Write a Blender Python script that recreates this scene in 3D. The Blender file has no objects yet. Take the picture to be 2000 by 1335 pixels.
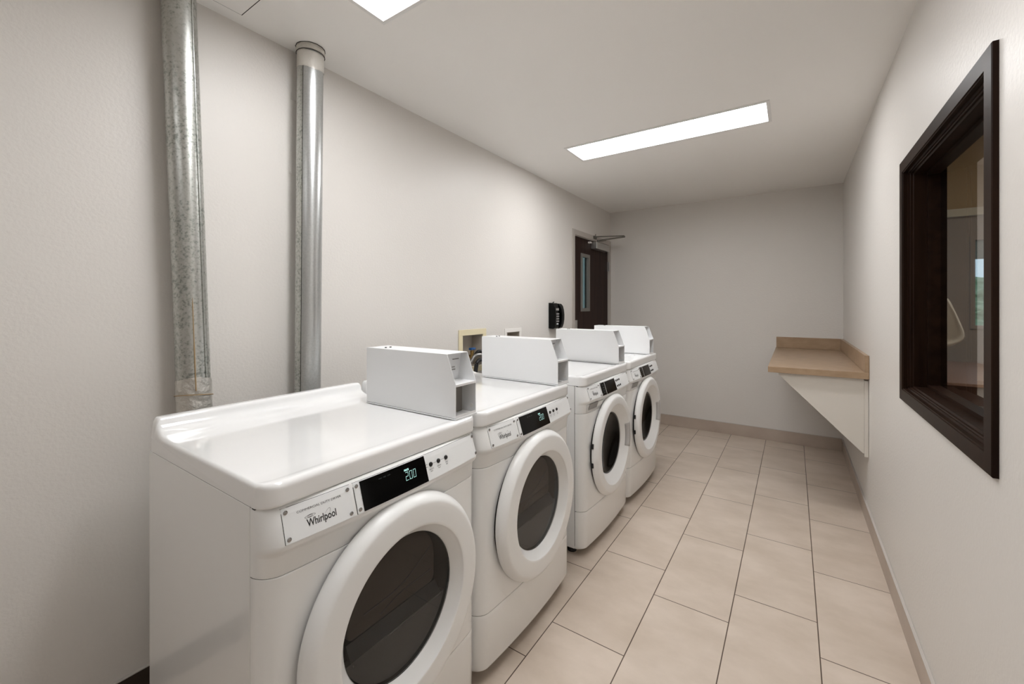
import bpy, bmesh, math, random
from mathutils import Vector, Matrix
random.seed(7)
SC = bpy.context.scene
COL = SC.collection
PI = math.pi

# ------------------------------------------------------------------ camera
CX, CH = 1.8157, 1.31
cam_d = bpy.data.cameras.new('camera')
cam = bpy.data.objects.new('camera', cam_d)
COL.objects.link(cam)
cam.location = (CX, 0, CH)
cam.rotation_euler = (PI/2, 0, 0.5934)
cam_d.sensor_width = 36
cam_d.lens = 36*814.05/2000
cam_d.shift_y = -(667.5-597.9)/2000
cam_d.clip_start = 0.02
SC.camera = cam

# ------------------------------------------------------------------ world, exposure
SC.view_settings.view_transform = 'Standard'
SC.view_settings.look = 'None'
SC.view_settings.gamma = 1
SC.view_settings.use_curve_mapping = False
SC.view_settings.exposure = 0.12
LIGHT_STRENGTH = 18.0
w = bpy.data.worlds.new('world'); SC.world = w
w.use_nodes = True
w.node_tree.nodes['Background'].inputs[0].default_value = (0.62, 0.80, 0.95, 1)
w.node_tree.nodes['Background'].inputs[1].default_value = 1.25

# ------------------------------------------------------------------ room numbers
XR, YB, ZC = 2.192, 4.794, 2.4255     # left wall stands at x=0
YF = -2.4

# ------------------------------------------------------------------ material helpers
def mat(name, col, rough=0.5, metal=0.0, coat=0.0, spec=0.5, trans=0.0, emit=None, es=0.0, ior=1.45):
    m = bpy.data.materials.new(name); m.use_nodes = True
    b = m.node_tree.nodes['Principled BSDF']
    b.inputs['Base Color'].default_value = (*col, 1)
    b.inputs['Roughness'].default_value = rough
    b.inputs['Metallic'].default_value = metal
    b.inputs['Coat Weight'].default_value = coat
    b.inputs['Coat Roughness'].default_value = 0.06
    b.inputs['Specular IOR Level'].default_value = spec
    b.inputs['Transmission Weight'].default_value = trans
    b.inputs['IOR'].default_value = ior
    if emit:
        b.inputs['Emission Color'].default_value = (*emit, 1)
        b.inputs['Emission Strength'].default_value = es
    return m

def nodes(m): return m.node_tree.nodes, m.node_tree.links, m.node_tree.nodes['Principled BSDF']

def noise_bump(m, scale, strength, dist=0.002, detail=3):
    n, l, b = nodes(m)
    tc = n.new('ShaderNodeTexCoord'); nz = n.new('ShaderNodeTexNoise'); bp = n.new('ShaderNodeBump')
    nz.inputs['Scale'].default_value = scale; nz.inputs['Detail'].default_value = detail
    bp.inputs['Strength'].default_value = strength; bp.inputs['Distance'].default_value = dist
    l.new(tc.outputs['Object'], nz.inputs['Vector']); l.new(nz.outputs['Fac'], bp.inputs['Height'])
    l.new(bp.outputs['Normal'], b.inputs['Normal'])
    return m

def noise_color(m, scale, c0, c1, lo=0.35, hi=0.65, detail=4, stretch=(1,1,1), rough=None):
    n, l, b = nodes(m)
    tc = n.new('ShaderNodeTexCoord'); mp = n.new('ShaderNodeMapping'); nz = n.new('ShaderNodeTexNoise'); cr = n.new('ShaderNodeValToRGB')
    mp.inputs['Scale'].default_value = stretch
    nz.inputs['Scale'].default_value = scale; nz.inputs['Detail'].default_value = detail
    cr.color_ramp.elements[0].position = lo; cr.color_ramp.elements[0].color = (*c0, 1)
    cr.color_ramp.elements[1].position = hi; cr.color_ramp.elements[1].color = (*c1, 1)
    l.new(tc.outputs['Object'], mp.inputs['Vector']); l.new(mp.outputs['Vector'], nz.inputs['Vector'])
    l.new(nz.outputs['Fac'], cr.inputs['Fac']); l.new(cr.outputs['Color'], b.inputs['Base Color'])
    if rough:
        mr = n.new('ShaderNodeMapRange'); mr.inputs['To Min'].default_value = rough[0]; mr.inputs['To Max'].default_value = rough[1]
        l.new(nz.outputs['Fac'], mr.inputs['Value']); l.new(mr.outputs['Result'], b.inputs['Roughness'])
    return m

WALL = (0.735, 0.703, 0.664)
M = {}
M['wall'] = noise_bump(mat('wall_paint', WALL, 0.42, spec=0.45), 95, 0.30, 0.003, 2)
M['ceiling'] = noise_bump(mat('ceiling_paint', (0.92, 0.90, 0.87), 0.6, spec=0.3), 60, 0.12, 0.002)
M['white'] = mat('appliance_enamel', (0.86, 0.86, 0.85), 0.22, coat=0.5)
M['top'] = mat('appliance_top_enamel', (0.88, 0.88, 0.875), 0.10, coat=0.8)
M['plastic'] = mat('white_plastic', (0.86, 0.86, 0.85), 0.30)
M['sheet'] = mat('painted_sheet_metal', (0.82, 0.825, 0.83), 0.38)
M['plate'] = mat('control_plate_paint', (0.82, 0.83, 0.83), 0.35)
M['plate_edge'] = mat('plate_edge_grey', (0.05, 0.05, 0.05), 0.5)
M['black'] = mat('gloss_black_plastic', (0.002, 0.002, 0.002), 0.12, spec=0.2)
M['satin_black'] = mat('satin_black_plastic', (0.010, 0.010, 0.011), 0.25)
M['rubber'] = mat('black_rubber', (0.012, 0.012, 0.012), 0.45)
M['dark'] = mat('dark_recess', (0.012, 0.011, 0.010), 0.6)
M['ink'] = mat('black_ink', (0.015, 0.015, 0.016), 0.5)
M['chrome'] = mat('bright_steel', (0.36, 0.355, 0.35), 0.22, metal=1)
M['alu'] = mat('brushed_aluminium', (0.55, 0.54, 0.52), 0.35, metal=1)
M['segment'] = mat('display_segment', (0.3, 0.5, 0.48), 0.4, emit=(0.45, 0.80, 0.74), es=0.75)
M['segment_dim'] = mat('display_segment_dim', (0.02, 0.03, 0.03), 0.4, emit=(0.4, 0.45, 0.42), es=0.10)
M['grey'] = mat('grey_plastic', (0.30, 0.29, 0.28), 0.4)
M['slope'] = mat('blue_black_plastic', (0.022, 0.026, 0.032), 0.3)
M['recess_shade'] = mat('recess_shade_grey', (0.50, 0.49, 0.48), 0.4)  # shade of the washer door's hand recess, as a colour
M['vault'] = mat('dull_grey_plate', (0.26, 0.24, 0.22), 0.5)
M['drum'] = noise_color(mat('drum_steel', (0.10, 0.10, 0.10), 0.3, metal=1), 30, (0.05, 0.05, 0.05), (0.14, 0.14, 0.14))
M['inner'] = mat('dryer_inner_panel', (0.125, 0.10, 0.082), 0.55)
M['inner2'] = mat('dryer_inner_tray', (0.17, 0.165, 0.16), 0.42)
g = mat('smoked_door_glass', (0.60, 0.60, 0.60), 0.02, trans=1.0, ior=1.22); M['smoke'] = g
M['smoke_dark'] = mat('dark_bowl_glass', (0.035, 0.035, 0.035), 0.03, trans=1.0, ior=1.22)
M['arm'] = mat('dark_steel', (0.16, 0.15, 0.13), 0.4, metal=0.5)
M['glass'] = mat('clear_glass', (0.93, 0.95, 0.94), 0.01, trans=1.0, ior=1.45)
M['teal_glass'] = mat('teal_wire_glass', (0.10, 0.135, 0.12), 0.08, trans=1.0, ior=1.45)
M['frame_metal'] = mat('door_frame_paint', (0.50, 0.46, 0.42), 0.45)
M['vision_frame'] = mat('vision_frame_grey', (0.17, 0.16, 0.145), 0.45)
M['brown_door'] = noise_color(mat('dark_brown_door', (0.03, 0.015, 0.011), 0.5, spec=0.12), 3, (0.020, 0.010, 0.008), (0.036, 0.018, 0.013), stretch=(8, 8, 0.5))
M['wood'] = noise_color(mat('espresso_wood', (0.03, 0.015, 0.011), 0.38, spec=0.10), 5, (0.013, 0.006, 0.0037), (0.022, 0.0105, 0.0062), stretch=(6, 0.6, 6))
M['wood_v'] = noise_color(mat('espresso_wood_upright', (0.03, 0.015, 0.011), 0.38, spec=0.10), 5, (0.013, 0.006, 0.0037), (0.022, 0.0105, 0.0062), stretch=(6, 6, 0.6))
M['dark_base'] = mat('dark_brown_cove_base', (0.035, 0.022, 0.015), 0.5)
M['caulk'] = mat('caulk_bead', (0.55, 0.51, 0.47), 0.5)
M['cream'] = mat('cream_plastic', (0.78, 0.69, 0.47), 0.45)
M['offwhite'] = mat('offwhite_plastic', (0.84, 0.81, 0.77), 0.45)
M['box_inner'] = mat('outlet_box_inner', (0.50, 0.45, 0.39), 0.5)
M['blue'] = mat('blue_handle', (0.02, 0.10, 0.30), 0.35)
M['brass'] = mat('brass_valve', (0.45, 0.30, 0.12), 0.3, metal=1)
M['hose'] = mat('black_hose', (0.02, 0.02, 0.022), 0.35)
M['braid'] = mat('grey_braided_hose', (0.35, 0.34, 0.33), 0.35, metal=0.6)
M['bracket'] = mat('cream_melamine', (0.70, 0.66, 0.60), 0.4)
M['laminate'] = noise_color(mat('tan_laminate', (0.42, 0.30, 0.20), 0.35), 14, (0.345, 0.235, 0.145), (0.40, 0.28, 0.18), stretch=(1, 1, 2))
M['lamp_trim'] = mat('lamp_trim_white', (0.80, 0.79, 0.77), 0.4)
M['diffuser'] = mat('lamp_diffuser', (0.9, 0.9, 0.9), 0.5, emit=(0.985, 0.99, 1.0), es=LIGHT_STRENGTH)
M['diffuser_far'] = mat('lamp_diffuser_raised', (0.9, 0.9, 0.9), 0.5, emit=(0.985, 0.99, 1.0), es=LIGHT_STRENGTH*1.18)  # far panel raised to even out the room's brightness
M['diffuser_dim'] = mat('lamp_diffuser_fill', (0.9, 0.9, 0.9), 0.5, emit=(0.985, 0.99, 1.0), es=LIGHT_STRENGTH*0.38)  # output lowered for the fill panel behind the camera
M['crack'] = mat('crack_gap', (0.03, 0.026, 0.022), 0.9)
M['plaster'] = noise_bump(mat('rough_plaster', (0.62, 0.59, 0.54), 0.8), 90, 0.8, 0.006)

# galvanised sheet: mottled zinc spangle
def galv(name, c0, c1, c2, r0, r1, scale=55):
    m = mat(name, c1, 0.3, metal=0.85); n, l, b = nodes(m)
    tc = n.new('ShaderNodeTexCoord')
    v = n.new('ShaderNodeTexVoronoi'); v.inputs['Scale'].default_value = scale*1.6
    nz = n.new('ShaderNodeTexNoise'); nz.inputs['Scale'].default_value = scale; nz.inputs['Detail'].default_value = 6
    nb = n.new('ShaderNodeTexNoise'); nb.inputs['Scale'].default_value = 7; nb.inputs['Detail'].default_value = 3
    for q in (v, nz, nb): l.new(tc.outputs['Object'], q.inputs['Vector'])
    a = n.new('ShaderNodeMath'); a.operation = 'MULTIPLY'; a.inputs[1].default_value = 0.25
    l.new(v.outputs['Distance'], a.inputs[0])
    s = n.new('ShaderNodeMath'); s.operation = 'ADD'; l.new(nz.outputs['Fac'], s.inputs[0]); l.new(a.outputs[0], s.inputs[1])
    s2 = n.new('ShaderNodeMath'); s2.operation = 'MULTIPLY_ADD'; s2.inputs[1].default_value = 0.5
    l.new(nb.outputs['Fac'], s2.inputs[0]); l.new(s.outputs[0], s2.inputs[2])
    cr = n.new('ShaderNodeValToRGB'); e = cr.color_ramp.elements
    e[0].position = 0.68; e[0].color = (*c0, 1); e[1].position = 0.98; e[1].color = (*c2, 1)
    x = e.new(0.80); x.color = (*c1, 1)
    l.new(s2.outputs[0], cr.inputs['Fac']); l.new(cr.outputs['Color'], b.inputs['Base Color'])
    mr = n.new('ShaderNodeMapRange'); mr.inputs['From Min'].default_value = 0.65; mr.inputs['From Max'].default_value = 1.0
    mr.inputs['To Min'].default_value = r1; mr.inputs['To Max'].default_value = r0
    l.new(s2.outputs[0], mr.inputs['Value']); l.new(mr.outputs['Result'], b.inputs['Roughness'])
    bp = n.new('ShaderNodeBump'); bp.inputs['Strength'].default_value = 0.12; bp.inputs['Distance'].default_value = 0.001
    l.new(nz.outputs['Fac'], bp.inputs['Height']); l.new(bp.outputs['Normal'], b.inputs['Normal'])
    return m
M['galv'] = galv('galvanised_spangle', (0.29, 0.305, 0.28), (0.45, 0.46, 0.43), (0.54, 0.545, 0.52), 0.30, 0.40, 95)
M['galv2'] = galv('galvanised_smooth', (0.50, 0.515, 0.51), (0.53, 0.545, 0.54), (0.56, 0.57, 0.57), 0.29, 0.33, 120)
M['foil'] = noise_bump(mat('crinkled_foil_tape', (0.62, 0.60, 0.56), 0.30, metal=0.7), 28, 1.0, 0.012, 4)
M['tape'] = noise_bump(mat('pale_duct_tape', (0.66, 0.63, 0.58), 0.33, metal=0.15), 45, 0.6, 0.004)
M['stain'] = mat('rust_drip', (0.36, 0.25, 0.13), 0.5)

# floor tiles: 305 x 610 mm, alternate rows shifted
def tile_mat():
    m = mat('floor_tile', (0.5, 0.43, 0.36), 0.38, spec=0.45); n, l, b = nodes(m)
    tc = n.new('ShaderNodeTexCoord'); sx = n.new('ShaderNodeSeparateXYZ'); cx = n.new('ShaderNodeCombineXYZ')
    l.new(tc.outputs['Object'], sx.inputs[0])
    ax = n.new('ShaderNodeMath'); ax.operation = 'ADD'; ax.inputs[1].default_value = -0.31 + 6.1
    ay = n.new('ShaderNodeMath'); ay.operation = 'ADD'; ay.inputs[1].default_value = -0.681 + 0.3045*10
    l.new(sx.outputs['Y'], ax.inputs[0]); l.new(sx.outputs['X'], ay.inputs[0])
    l.new(ax.outputs[0], cx.inputs[0]); l.new(ay.outputs[0], cx.inputs[1])
    br = n.new('ShaderNodeTexBrick'); br.offset = 0.339; br.offset_frequency = 2; br.squash = 1
    br.inputs['Scale'].default_value = 1; br.inputs['Mortar Size'].default_value = 0.0021
    br.inputs['Mortar Smooth'].default_value = 0.15; br.inputs['Brick Width'].default_value = 0.61
    br.inputs['Row Height'].default_value = 0.3045
    br.inputs['Color1'].default_value = (1, 1, 1, 1); br.inputs['Color2'].default_value = (0.93, 0.92, 0.91, 1)
    br.inputs['Mortar'].default_value = (0.16, 0.13, 0.11, 1)
    l.new(cx.outputs[0], br.inputs['Vector'])
    nz = n.new('ShaderNodeTexNoise'); nz.inputs['Scale'].default_value = 3.2; nz.inputs['Detail'].default_value = 7; nz.inputs['Roughness'].default_value = 0.6
    mp = n.new('ShaderNodeMapping'); mp.inputs['Scale'].default_value = (1, 1.6, 1)
    l.new(tc.outputs['Object'], mp.inputs['Vector']); l.new(mp.outputs['Vector'], nz.inputs['Vector'])
    cr = n.new('ShaderNodeValToRGB'); e = cr.color_ramp.elements
    e[0].position = 0.35; e[0].color = (0.60, 0.505, 0.415, 1); e[1].position = 0.65; e[1].color = (0.70, 0.60, 0.51, 1)
    l.new(nz.outputs['Fac'], cr.inputs['Fac'])
    mx = n.new('ShaderNodeMix'); mx.data_type = 'RGBA'; mx.blend_type = 'MULTIPLY'; mx.inputs['Factor'].default_value = 1
    l.new(cr.outputs['Color'], mx.inputs['A']); l.new(br.outputs['Color'], mx.inputs['B'])
    l.new(mx.outputs['Result'], b.inputs['Base Color'])
    bp = n.new('ShaderNodeBump'); bp.invert = True; bp.inputs['Strength'].default_value = 0.5; bp.inputs['Distance'].default_value = 0.002
    l.new(br.outputs['Fac'], bp.inputs['Height']); l.new(bp.outputs['Normal'], b.inputs['Normal'])
    return m
M['tile'] = tile_mat()
M['base_tile'] = noise_color(mat('base_tile', (0.5, 0.42, 0.35), 0.4), 4, (0.44, 0.36, 0.30), (0.52, 0.435, 0.365))

# ------------------------------------------------------------------ mesh helpers
def new_bm(): return bmesh.new()
def box(bm, x0, x1, y0, y1, z0, z1):
    vs = [bm.verts.new(p) for p in [(x0,y0,z0),(x1,y0,z0),(x1,y1,z0),(x0,y1,z0),(x0,y0,z1),(x1,y0,z1),(x1,y1,z1),(x0,y1,z1)]]
    for f in [(0,3,2,1),(4,5,6,7),(0,1,5,4),(1,2,6,5),(2,3,7,6),(3,0,4,7)]:
        bm.faces.new([vs[i] for i in f])
    return bm
def B(*a): return box(new_bm(), *a)
def prism(bm, pts, axis, a, b):
    """polygon pts (2D) extruded along axis from a to b"""
    def P(p, t):
        if axis == 'y': return (p[0], t, p[1])
        if axis == 'x': return (t, p[0], p[1])
        return (p[0], p[1], t)
    A = [bm.verts.new(P(p, a)) for p in pts]; C = [bm.verts.new(P(p, b)) for p in pts]
    n = len(pts)
    bm.faces.new(A); bm.faces.new(C[::-1])
    for i in range(n): bm.faces.new([A[i], C[i], C[(i+1)%n], A[(i+1)%n]])
    bmesh.ops.recalc_face_normals(bm, faces=bm.faces)
    return bm
def lathe(bm, prof, axis='x', c=(0,0,0), seg=64, closed=False):
    """prof: list of (radius, along). revolve about axis through c"""
    rings = []
    for r, t in prof:
        if r < 1e-6:
            p = [c[0], c[1], c[2]]; p['xyz'.index(axis)] += t
            rings.append([bm.verts.new(p)]); continue
        ring = []
        for k in range(seg):
            a = 2*PI*k/seg; u, v = r*math.cos(a), r*math.sin(a)
            if axis == 'x': q = (c[0]+t, c[1]+u, c[2]+v)
            elif axis == 'y': q = (c[0]+v, c[1]+t, c[2]+u)
            else: q = (c[0]+u, c[1]+v, c[2]+t)
            ring.append(bm.verts.new(q))
        rings.append(ring)
    pairs = list(zip(rings[:-1], rings[1:]))
    if closed: pairs.append((rings[-1], rings[0]))
    for A, C in pairs:
        for k in range(seg):
            k2 = (k+1) % seg
            if len(A) == 1 and len(C) == 1: continue
            if len(A) == 1: bm.faces.new([A[0], C[k], C[k2]])
            elif len(C) == 1: bm.faces.new([A[k], C[0], A[k2]])
            else: bm.faces.new([A[k], C[k], C[k2], A[k2]])
    bmesh.ops.recalc_face_normals(bm, faces=bm.faces)
    return bm
def tube(bm, pts, r, seg=12, sub=8):
    """smooth tube through points (catmull-rom)"""
    P = [Vector(p) for p in pts]; path = []
    if sub > 1 and len(P) > 2:
        Q = [2*P[0]-P[1]] + P + [2*P[-1]-P[-2]]
        for i in range(1, len(Q)-2):
            for s in range(sub):
                t = s/sub; a, b_, c, d = Q[i-1], Q[i], Q[i+1], Q[i+2]
                path.append(0.5*((2*b_)+(c-a)*t+(2*a-5*b_+4*c-d)*t*t+(-a+3*b_-3*c+d)*t**3))
        path.append(P[-1])
    else: path = P
    rings = []; up = Vector((0.13, 0.31, 0.94)).normalized()
    for i, p in enumerate(path):
        d = (path[min(i+1, len(path)-1)] - path[max(i-1, 0)]).normalized()
        s = d.cross(up)
        if s.length < 1e-3: s = d.cross(Vector((1, 0, 0)))
        s.normalize(); t = s.cross(d).normalized()
        rr = r[i*(len(r)-1)//max(1, len(path)-1)] if isinstance(r, (list, tuple)) else r
        rings.append([bm.verts.new(p + rr*(math.cos(2*PI*k/seg)*s + math.sin(2*PI*k/seg)*t)) for k in range(seg)])
    for A, C in zip(rings[:-1], rings[1:]):
        for k in range(seg): bm.faces.new([A[k], A[(k+1)%seg], C[(k+1)%seg], C[k]])
    bm.faces.new(rings[0][::-1]); bm.faces.new(rings[-1])
    bmesh.ops.recalc_face_normals(bm, faces=bm.faces)
    return bm
def obj(name, bm, m, parent=None, off=(0,0,0), smooth=False, bevel=0, seg=2, ang=35):
    if any(off): bmesh.ops.translate(bm, verts=bm.verts, vec=Vector(off))
    me = bpy.data.meshes.new(name); bm.to_mesh(me); bm.free()
    me.materials.append(m if not isinstance(m, str) else M[m])
    if smooth:
        for p in me.polygons: p.use_smooth = True
        me.set_sharp_from_angle(angle=math.radians(ang))
    o = bpy.data.objects.new(name, me); COL.objects.link(o)
    if parent: o.parent = parent
    if bevel:
        md = o.modifiers.new('bevel', 'BEVEL'); md.width = bevel; md.segments = seg; md.limit_method = 'ANGLE'; md.angle_limit = math.radians(40)
        for p in me.polygons: p.use_smooth = True
        md.harden_normals = True
    return o
def tag(o, label, cat, group=None):
    o['label'] = label; o['category'] = cat
    if group: o['group'] = group
    return o
def thing(name, label, cat, loc=(0,0,0), group=None):
    o = bpy.data.objects.new(name, None); COL.objects.link(o); o.location = loc
    o.empty_display_size = 0.1
    return tag(o, label, cat, group)
def struct(o): o['kind'] = 'structure'; return o
def sthing(name, loc=(0,0,0)):
    o = bpy.data.objects.new(name, None); COL.objects.link(o); o.location = loc
    o.empty_display_size = 0.1; return struct(o)
def dup(root, loc, label, rotz=0):
    def cp(o, par):
        c = o.copy(); COL.objects.link(c); c.parent = par
        for ch in o.children: cp(ch, c)
        return c
    r = root.copy(); COL.objects.link(r); r.location = loc; r.rotation_euler.z = rotz; r['label'] = label
    for ch in root.children: cp(ch, r)
    return r

# ------------------------------------------------------------------ room shell
def wall_holes(axis, pos, back, a0, a1, z0, z1, holes):
    """slab with front face at pos and back face at `back`; axis = normal. holes: (a0,a1,z0,z1)"""
    A = sorted({a0, a1, *[h[0] for h in holes], *[h[1] for h in holes]})
    Z = sorted({z0, z1, *[h[2] for h in holes], *[h[3] for h in holes]})
    def solid(i, j):
        if i < 0 or j < 0 or i >= len(A)-1 or j >= len(Z)-1: return False
        ca, cz = (A[i]+A[i+1])/2, (Z[j]+Z[j+1])/2
        return not any(h[0] < ca < h[1] and h[2] < cz < h[3] for h in holes)
    bm = new_bm(); cache = {}
    def V(i, j, s):
        k = (i, j, s)
        if k not in cache:
            p = pos if s == 0 else back
            cache[k] = bm.verts.new((p, A[i], Z[j]) if axis == 'x' else (A[i], p, Z[j]))
        return cache[k]
    for i in range(len(A)-1):
        for j in range(len(Z)-1):
            if not solid(i, j): continue
            for s in (0, 1): bm.faces.new([V(i,j,s), V(i+1,j,s), V(i+1,j+1,s), V(i,j+1,s)])
            for (di, dj, e) in ((-1,0,((i,j),(i,j+1))), (1,0,((i+1,j),(i+1,j+1))), (0,-1,((i,j),(i+1,j))), (0,1,((i,j+1),(i+1,j+1)))):
                if not solid(i+di, j+dj):
                    (p, q) = e; bm.faces.new([V(*p,0), V(*q,0), V(*q,1), V(*p,1)])
    bmesh.ops.recalc_face_normals(bm, faces=bm.faces)
    return bm

DOOR = (3.80, 4.752, 0.0, 2.035)
BOX1 = (2.103, 2.318, 0.90, 1.115)
BOX2 = (2.616, 2.792, 0.90, 1.110)
WIN = (1.405, 2.28, 0.975, 1.852)
struct(obj('wall_left', wall_holes('x', 0, -0.14, YF, YB+0.14, 0, ZC, [DOOR, BOX1, BOX2]), 'wall'))
struct(obj('wall_right', wall_holes('x', XR, XR+0.11, YF, YB+0.14, 0, ZC, [WIN]), 'wall'))
struct(obj('wall_back', B(0, XR, YB, YB+0.14, 0, ZC), 'wall'))
struct(obj('wall_front', B(0, XR, YF-0.14, YF, 0, ZC), 'wall'))
struct(obj('floor', B(-0.14, XR+0.11, YF-0.14, YB+0.14, -0.1, 0), 'tile'))
LY = [2.797, 0.929, -0.94]
def ceil_bm():
    bm = new_bm()
    xs = [-0.14, 0.49, 1.695, XR+0.11]
    ys = [YF-0.14]
    for y in sorted(LY): ys += [y-0.139, y+0.139]
    ys += [YB+0.14]
    for i in range(3):
        for j in range(len(ys)-1):
            z0 = ZC
            if i == 1 and j % 2 == 1: z0 = ZC + 0.06
            box(bm, xs[i], xs[i+1], ys[j], ys[j+1], z0, ZC+0.16)
    return bm
struct(obj('ceiling', ceil_bm(), 'ceiling'))

# baseboards of cut tile
def base_prof(d=0.009, h=0.105): return [(0, 0), (d, 0), (d, h-0.003), (d-0.003, h), (0, h)]
bm = prism(new_bm(), [(XR - a, b) for a, b in base_prof()], 'y', YF+0.01, YB)
bb = struct(obj('baseboard_right', bm, 'base_tile'))
obj('caulk_line', B(XR-0.011, XR-0.0005, YF+0.01, YB, 0.105, 0.108), 'caulk', bb)
bb = struct(obj('baseboard_back', B(0.01, XR-0.01, YB-0.01, YB, 0, 0.112), 'base_tile', bevel=0.002))
obj('caulk_line', B(0.01, XR-0.01, YB-0.011, YB-0.0005, 0.112, 0.115), 'caulk', bb)
bb = struct(obj('baseboard_left', B(0, 0.009, YF+0.01, 3.745, 0, 0.095), 'dark_base', bevel=0.002))
obj('caulk_line', B(0.0005, 0.011, YF+0.01, 3.745, 0.095, 0.0985), 'caulk', bb)
struct(obj('baseboard_front', B(0.01, XR-0.01, YF, YF+0.01, 0, 0.105), 'base_tile'))

# ------------------------------------------------------------------ ceiling lights (1 x 4 ft lensed troffers)
def light(y, label, m='diffuser'):
    t = thing('ceiling_light', label, 'ceiling light', (1.0925, y, ZC), 'recessed ceiling light panels')
    bm = new_bm(); hx, hy, wd = 0.6025, 0.139, 0.012
    # lip that laps the ceiling plus sloping inner reveal
    prof = [(0.016, 0.0), (0.016, -0.004), (0.013, -0.006), (-0.002, -0.006), (-0.012, 0.010), (-0.012, 0.016)]
    rings = []
    for o, z in prof:
        rings.append([bm.verts.new((sx*(hx+o), sy*(hy+o), z)) for sx, sy in ((-1,-1),(1,-1),(1,1),(-1,1))])
    for A, C in zip(rings[:-1], rings[1:]):
        for k in range(4): bm.faces.new([A[k], A[(k+1)%4], C[(k+1)%4], C[k]])
    bmesh.ops.recalc_face_normals(bm, faces=bm.faces)
    obj('frame', bm, 'lamp_trim', t)
    obj('diffuser', B(-hx+0.010, hx-0.010, -hy+0.010, hy-0.010, 0.006, 0.012), m, t)
    return t
light(LY[0], 'long lit ceiling light panel nearest the dark brown door', 'diffuser_far')
light(LY[1], 'lit ceiling light panel cut off by the top edge, above the first dryer')
light(LY[2], 'unseen lit ceiling panel assumed behind the camera, added for fill', 'diffuser_dim')  # unseen panel, continues the row's spacing and adds fill light

# ceiling access hatch
t = thing('access_hatch', 'flush square access hatch in the ceiling beside the left duct', 'hatch', (0.30, 0.51, ZC))
obj('hatch_panel', B(-0.232, 0.232, -0.232, 0.232, -0.003, 0.0), 'ceiling', t)
bm = new_bm()
for (a, b, c, d) in ((-0.236,0.236,0.232,0.236),(-0.236,0.236,-0.236,-0.232),(-0.236,-0.232,-0.232,0.232),(0.232,0.236,-0.232,0.232)): box(bm, a, b, c, d, -0.0012, 0.0)
obj('shadow_gap', bm, 'crack', t)

# ------------------------------------------------------------------ exhaust ducts
def cyl_between(bm, p, q, r0, r1=None, seg=40, prof=None):
    p, q = Vector(p), Vector(q); d = q-p; L = d.length
    lathe(bm, prof(L) if prof else [(r0, 0), (r1 or r0, L)], 'z', (0,0,0), seg)
    rot = Vector((0,0,1)).rotation_difference(d.normalized()).to_matrix().to_4x4()
    bmesh.ops.transform(bm, matrix=Matrix.Translation(p) @ rot, verts=bm.verts)
    return bm
# left duct, leaning
P0 = Vector((0.073, 0.618, 0.10)); P1 = Vector((0.062, 0.546, ZC))
dv = (P1-P0)/(P1.z-P0.z)
def d1(z): return P0 + dv*(z-P0.z)
t = thing('exhaust_duct', 'spotted galvanised duct leaning slightly, with crinkled foil tape near its base', 'duct', (P0.x, P0.y, 0), 'galvanised dryer ducts on the left wall')
off = (-P0.x, -P0.y, 0)
obj('pipe', cyl_between(new_bm(), d1(0.10), d1(ZC), 0.0495), 'galv', t, off, smooth=True)
# raised lock seam up the pipe
sv = Vector((0.046, 0.022, 0))
bm = tube(new_bm(), [d1(1.062)+sv, d1(1.6)+sv, d1(ZC)+sv], 0.0013, 6, 4)
obj('lock_seam', bm, 'galv', t, off, smooth=True)
def wrap(z0, z1, r, fn, amp, seed):
    rnd = random.Random(seed); bm = new_bm(); n, k = 56, 16; rings = []
    jag = [rnd.uniform(-1, 1) for _ in range(n)]
    for j in range(k+1):
        z = z0 + (z1-z0)*j/k; c = fn(z); ring = []
        for i in range(n):
            a = 2*PI*i/n
            e = 0.006*math.sin(a*2+seed) + 0.0015*jag[i] if j in (0, k) else 0.0
            rr = r + amp*(0.5+0.5*math.sin(a*5+z*60+seed)) * (0.4+0.6*rnd.random()) + (0 if 0 < j < k else -0.0008)
            ring.append(bm.verts.new((c.x+rr*math.cos(a), c.y+rr*math.sin(a), z+e)))
        rings.append(ring)
    for A, C in zip(rings[:-1], rings[1:]):
        for i in range(n): bm.faces.new([A[i], A[(i+1)%n], C[(i+1)%n], C[i]])
    return bm
fo = obj('foil_tape', wrap(0.84, 1.06, 0.0512, d1, 0.0018, 2), 'foil', t, off, smooth=True, ang=60)
fo['label'] = 'crinkled silver foil tape'
tw = []
for i in range(25):
    a = 2*PI*i/24; c = d1(0.998+0.010*math.sin(a+2.2))
    tw.append(c + Vector((0.0545*math.cos(a), 0.0545*math.sin(a), 0)))
obj('tie_wire', tube(new_bm(), tw, 0.0016, 6, 1), 'stain', t, off, smooth=True)
a0 = math.radians(-12)
bm = new_bm()
sa = Vector((0.0500*math.cos(a0), 0.0500*math.sin(a0), 0))
tube(bm, [d1(1.02)+sa*1.06, d1(1.2)+sa*1.005, d1(1.34)+sa], [0.0022, 0.0016, 0.0004], 6, 6)
obj('drip_stain', bm, 'stain', t, off, smooth=True)
bm = new_bm(); lathe(bm, [(0.052, -0.004), (0.062, -0.004), (0.062, 0.0), (0.052, 0.0)], 'z', (P1.x, P1.y, ZC), 40, True)
obj('ceiling_collar', bm, 'plaster', t, off)

# right duct, upright
Q0 = Vector((0.066, 1.000, 0.10)); Q1 = Vector((0.078, 1.012, ZC)); dq = (Q1-Q0)/(Q1.z-Q0.z)
def d2(z): return Q0 + dq*(z-Q0.z)
t = thing('exhaust_duct', 'upright grey galvanised duct with a dark seam and pale tape at the ceiling', 'duct', (Q0.x, Q0.y, 0), 'galvanised dryer ducts on the left wall')
off = (-Q0.x, -Q0.y, 0)
obj('pipe', cyl_between(new_bm(), d2(0.10), d2(ZC), 0.0515), 'galv2', t, off, smooth=True)
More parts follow.
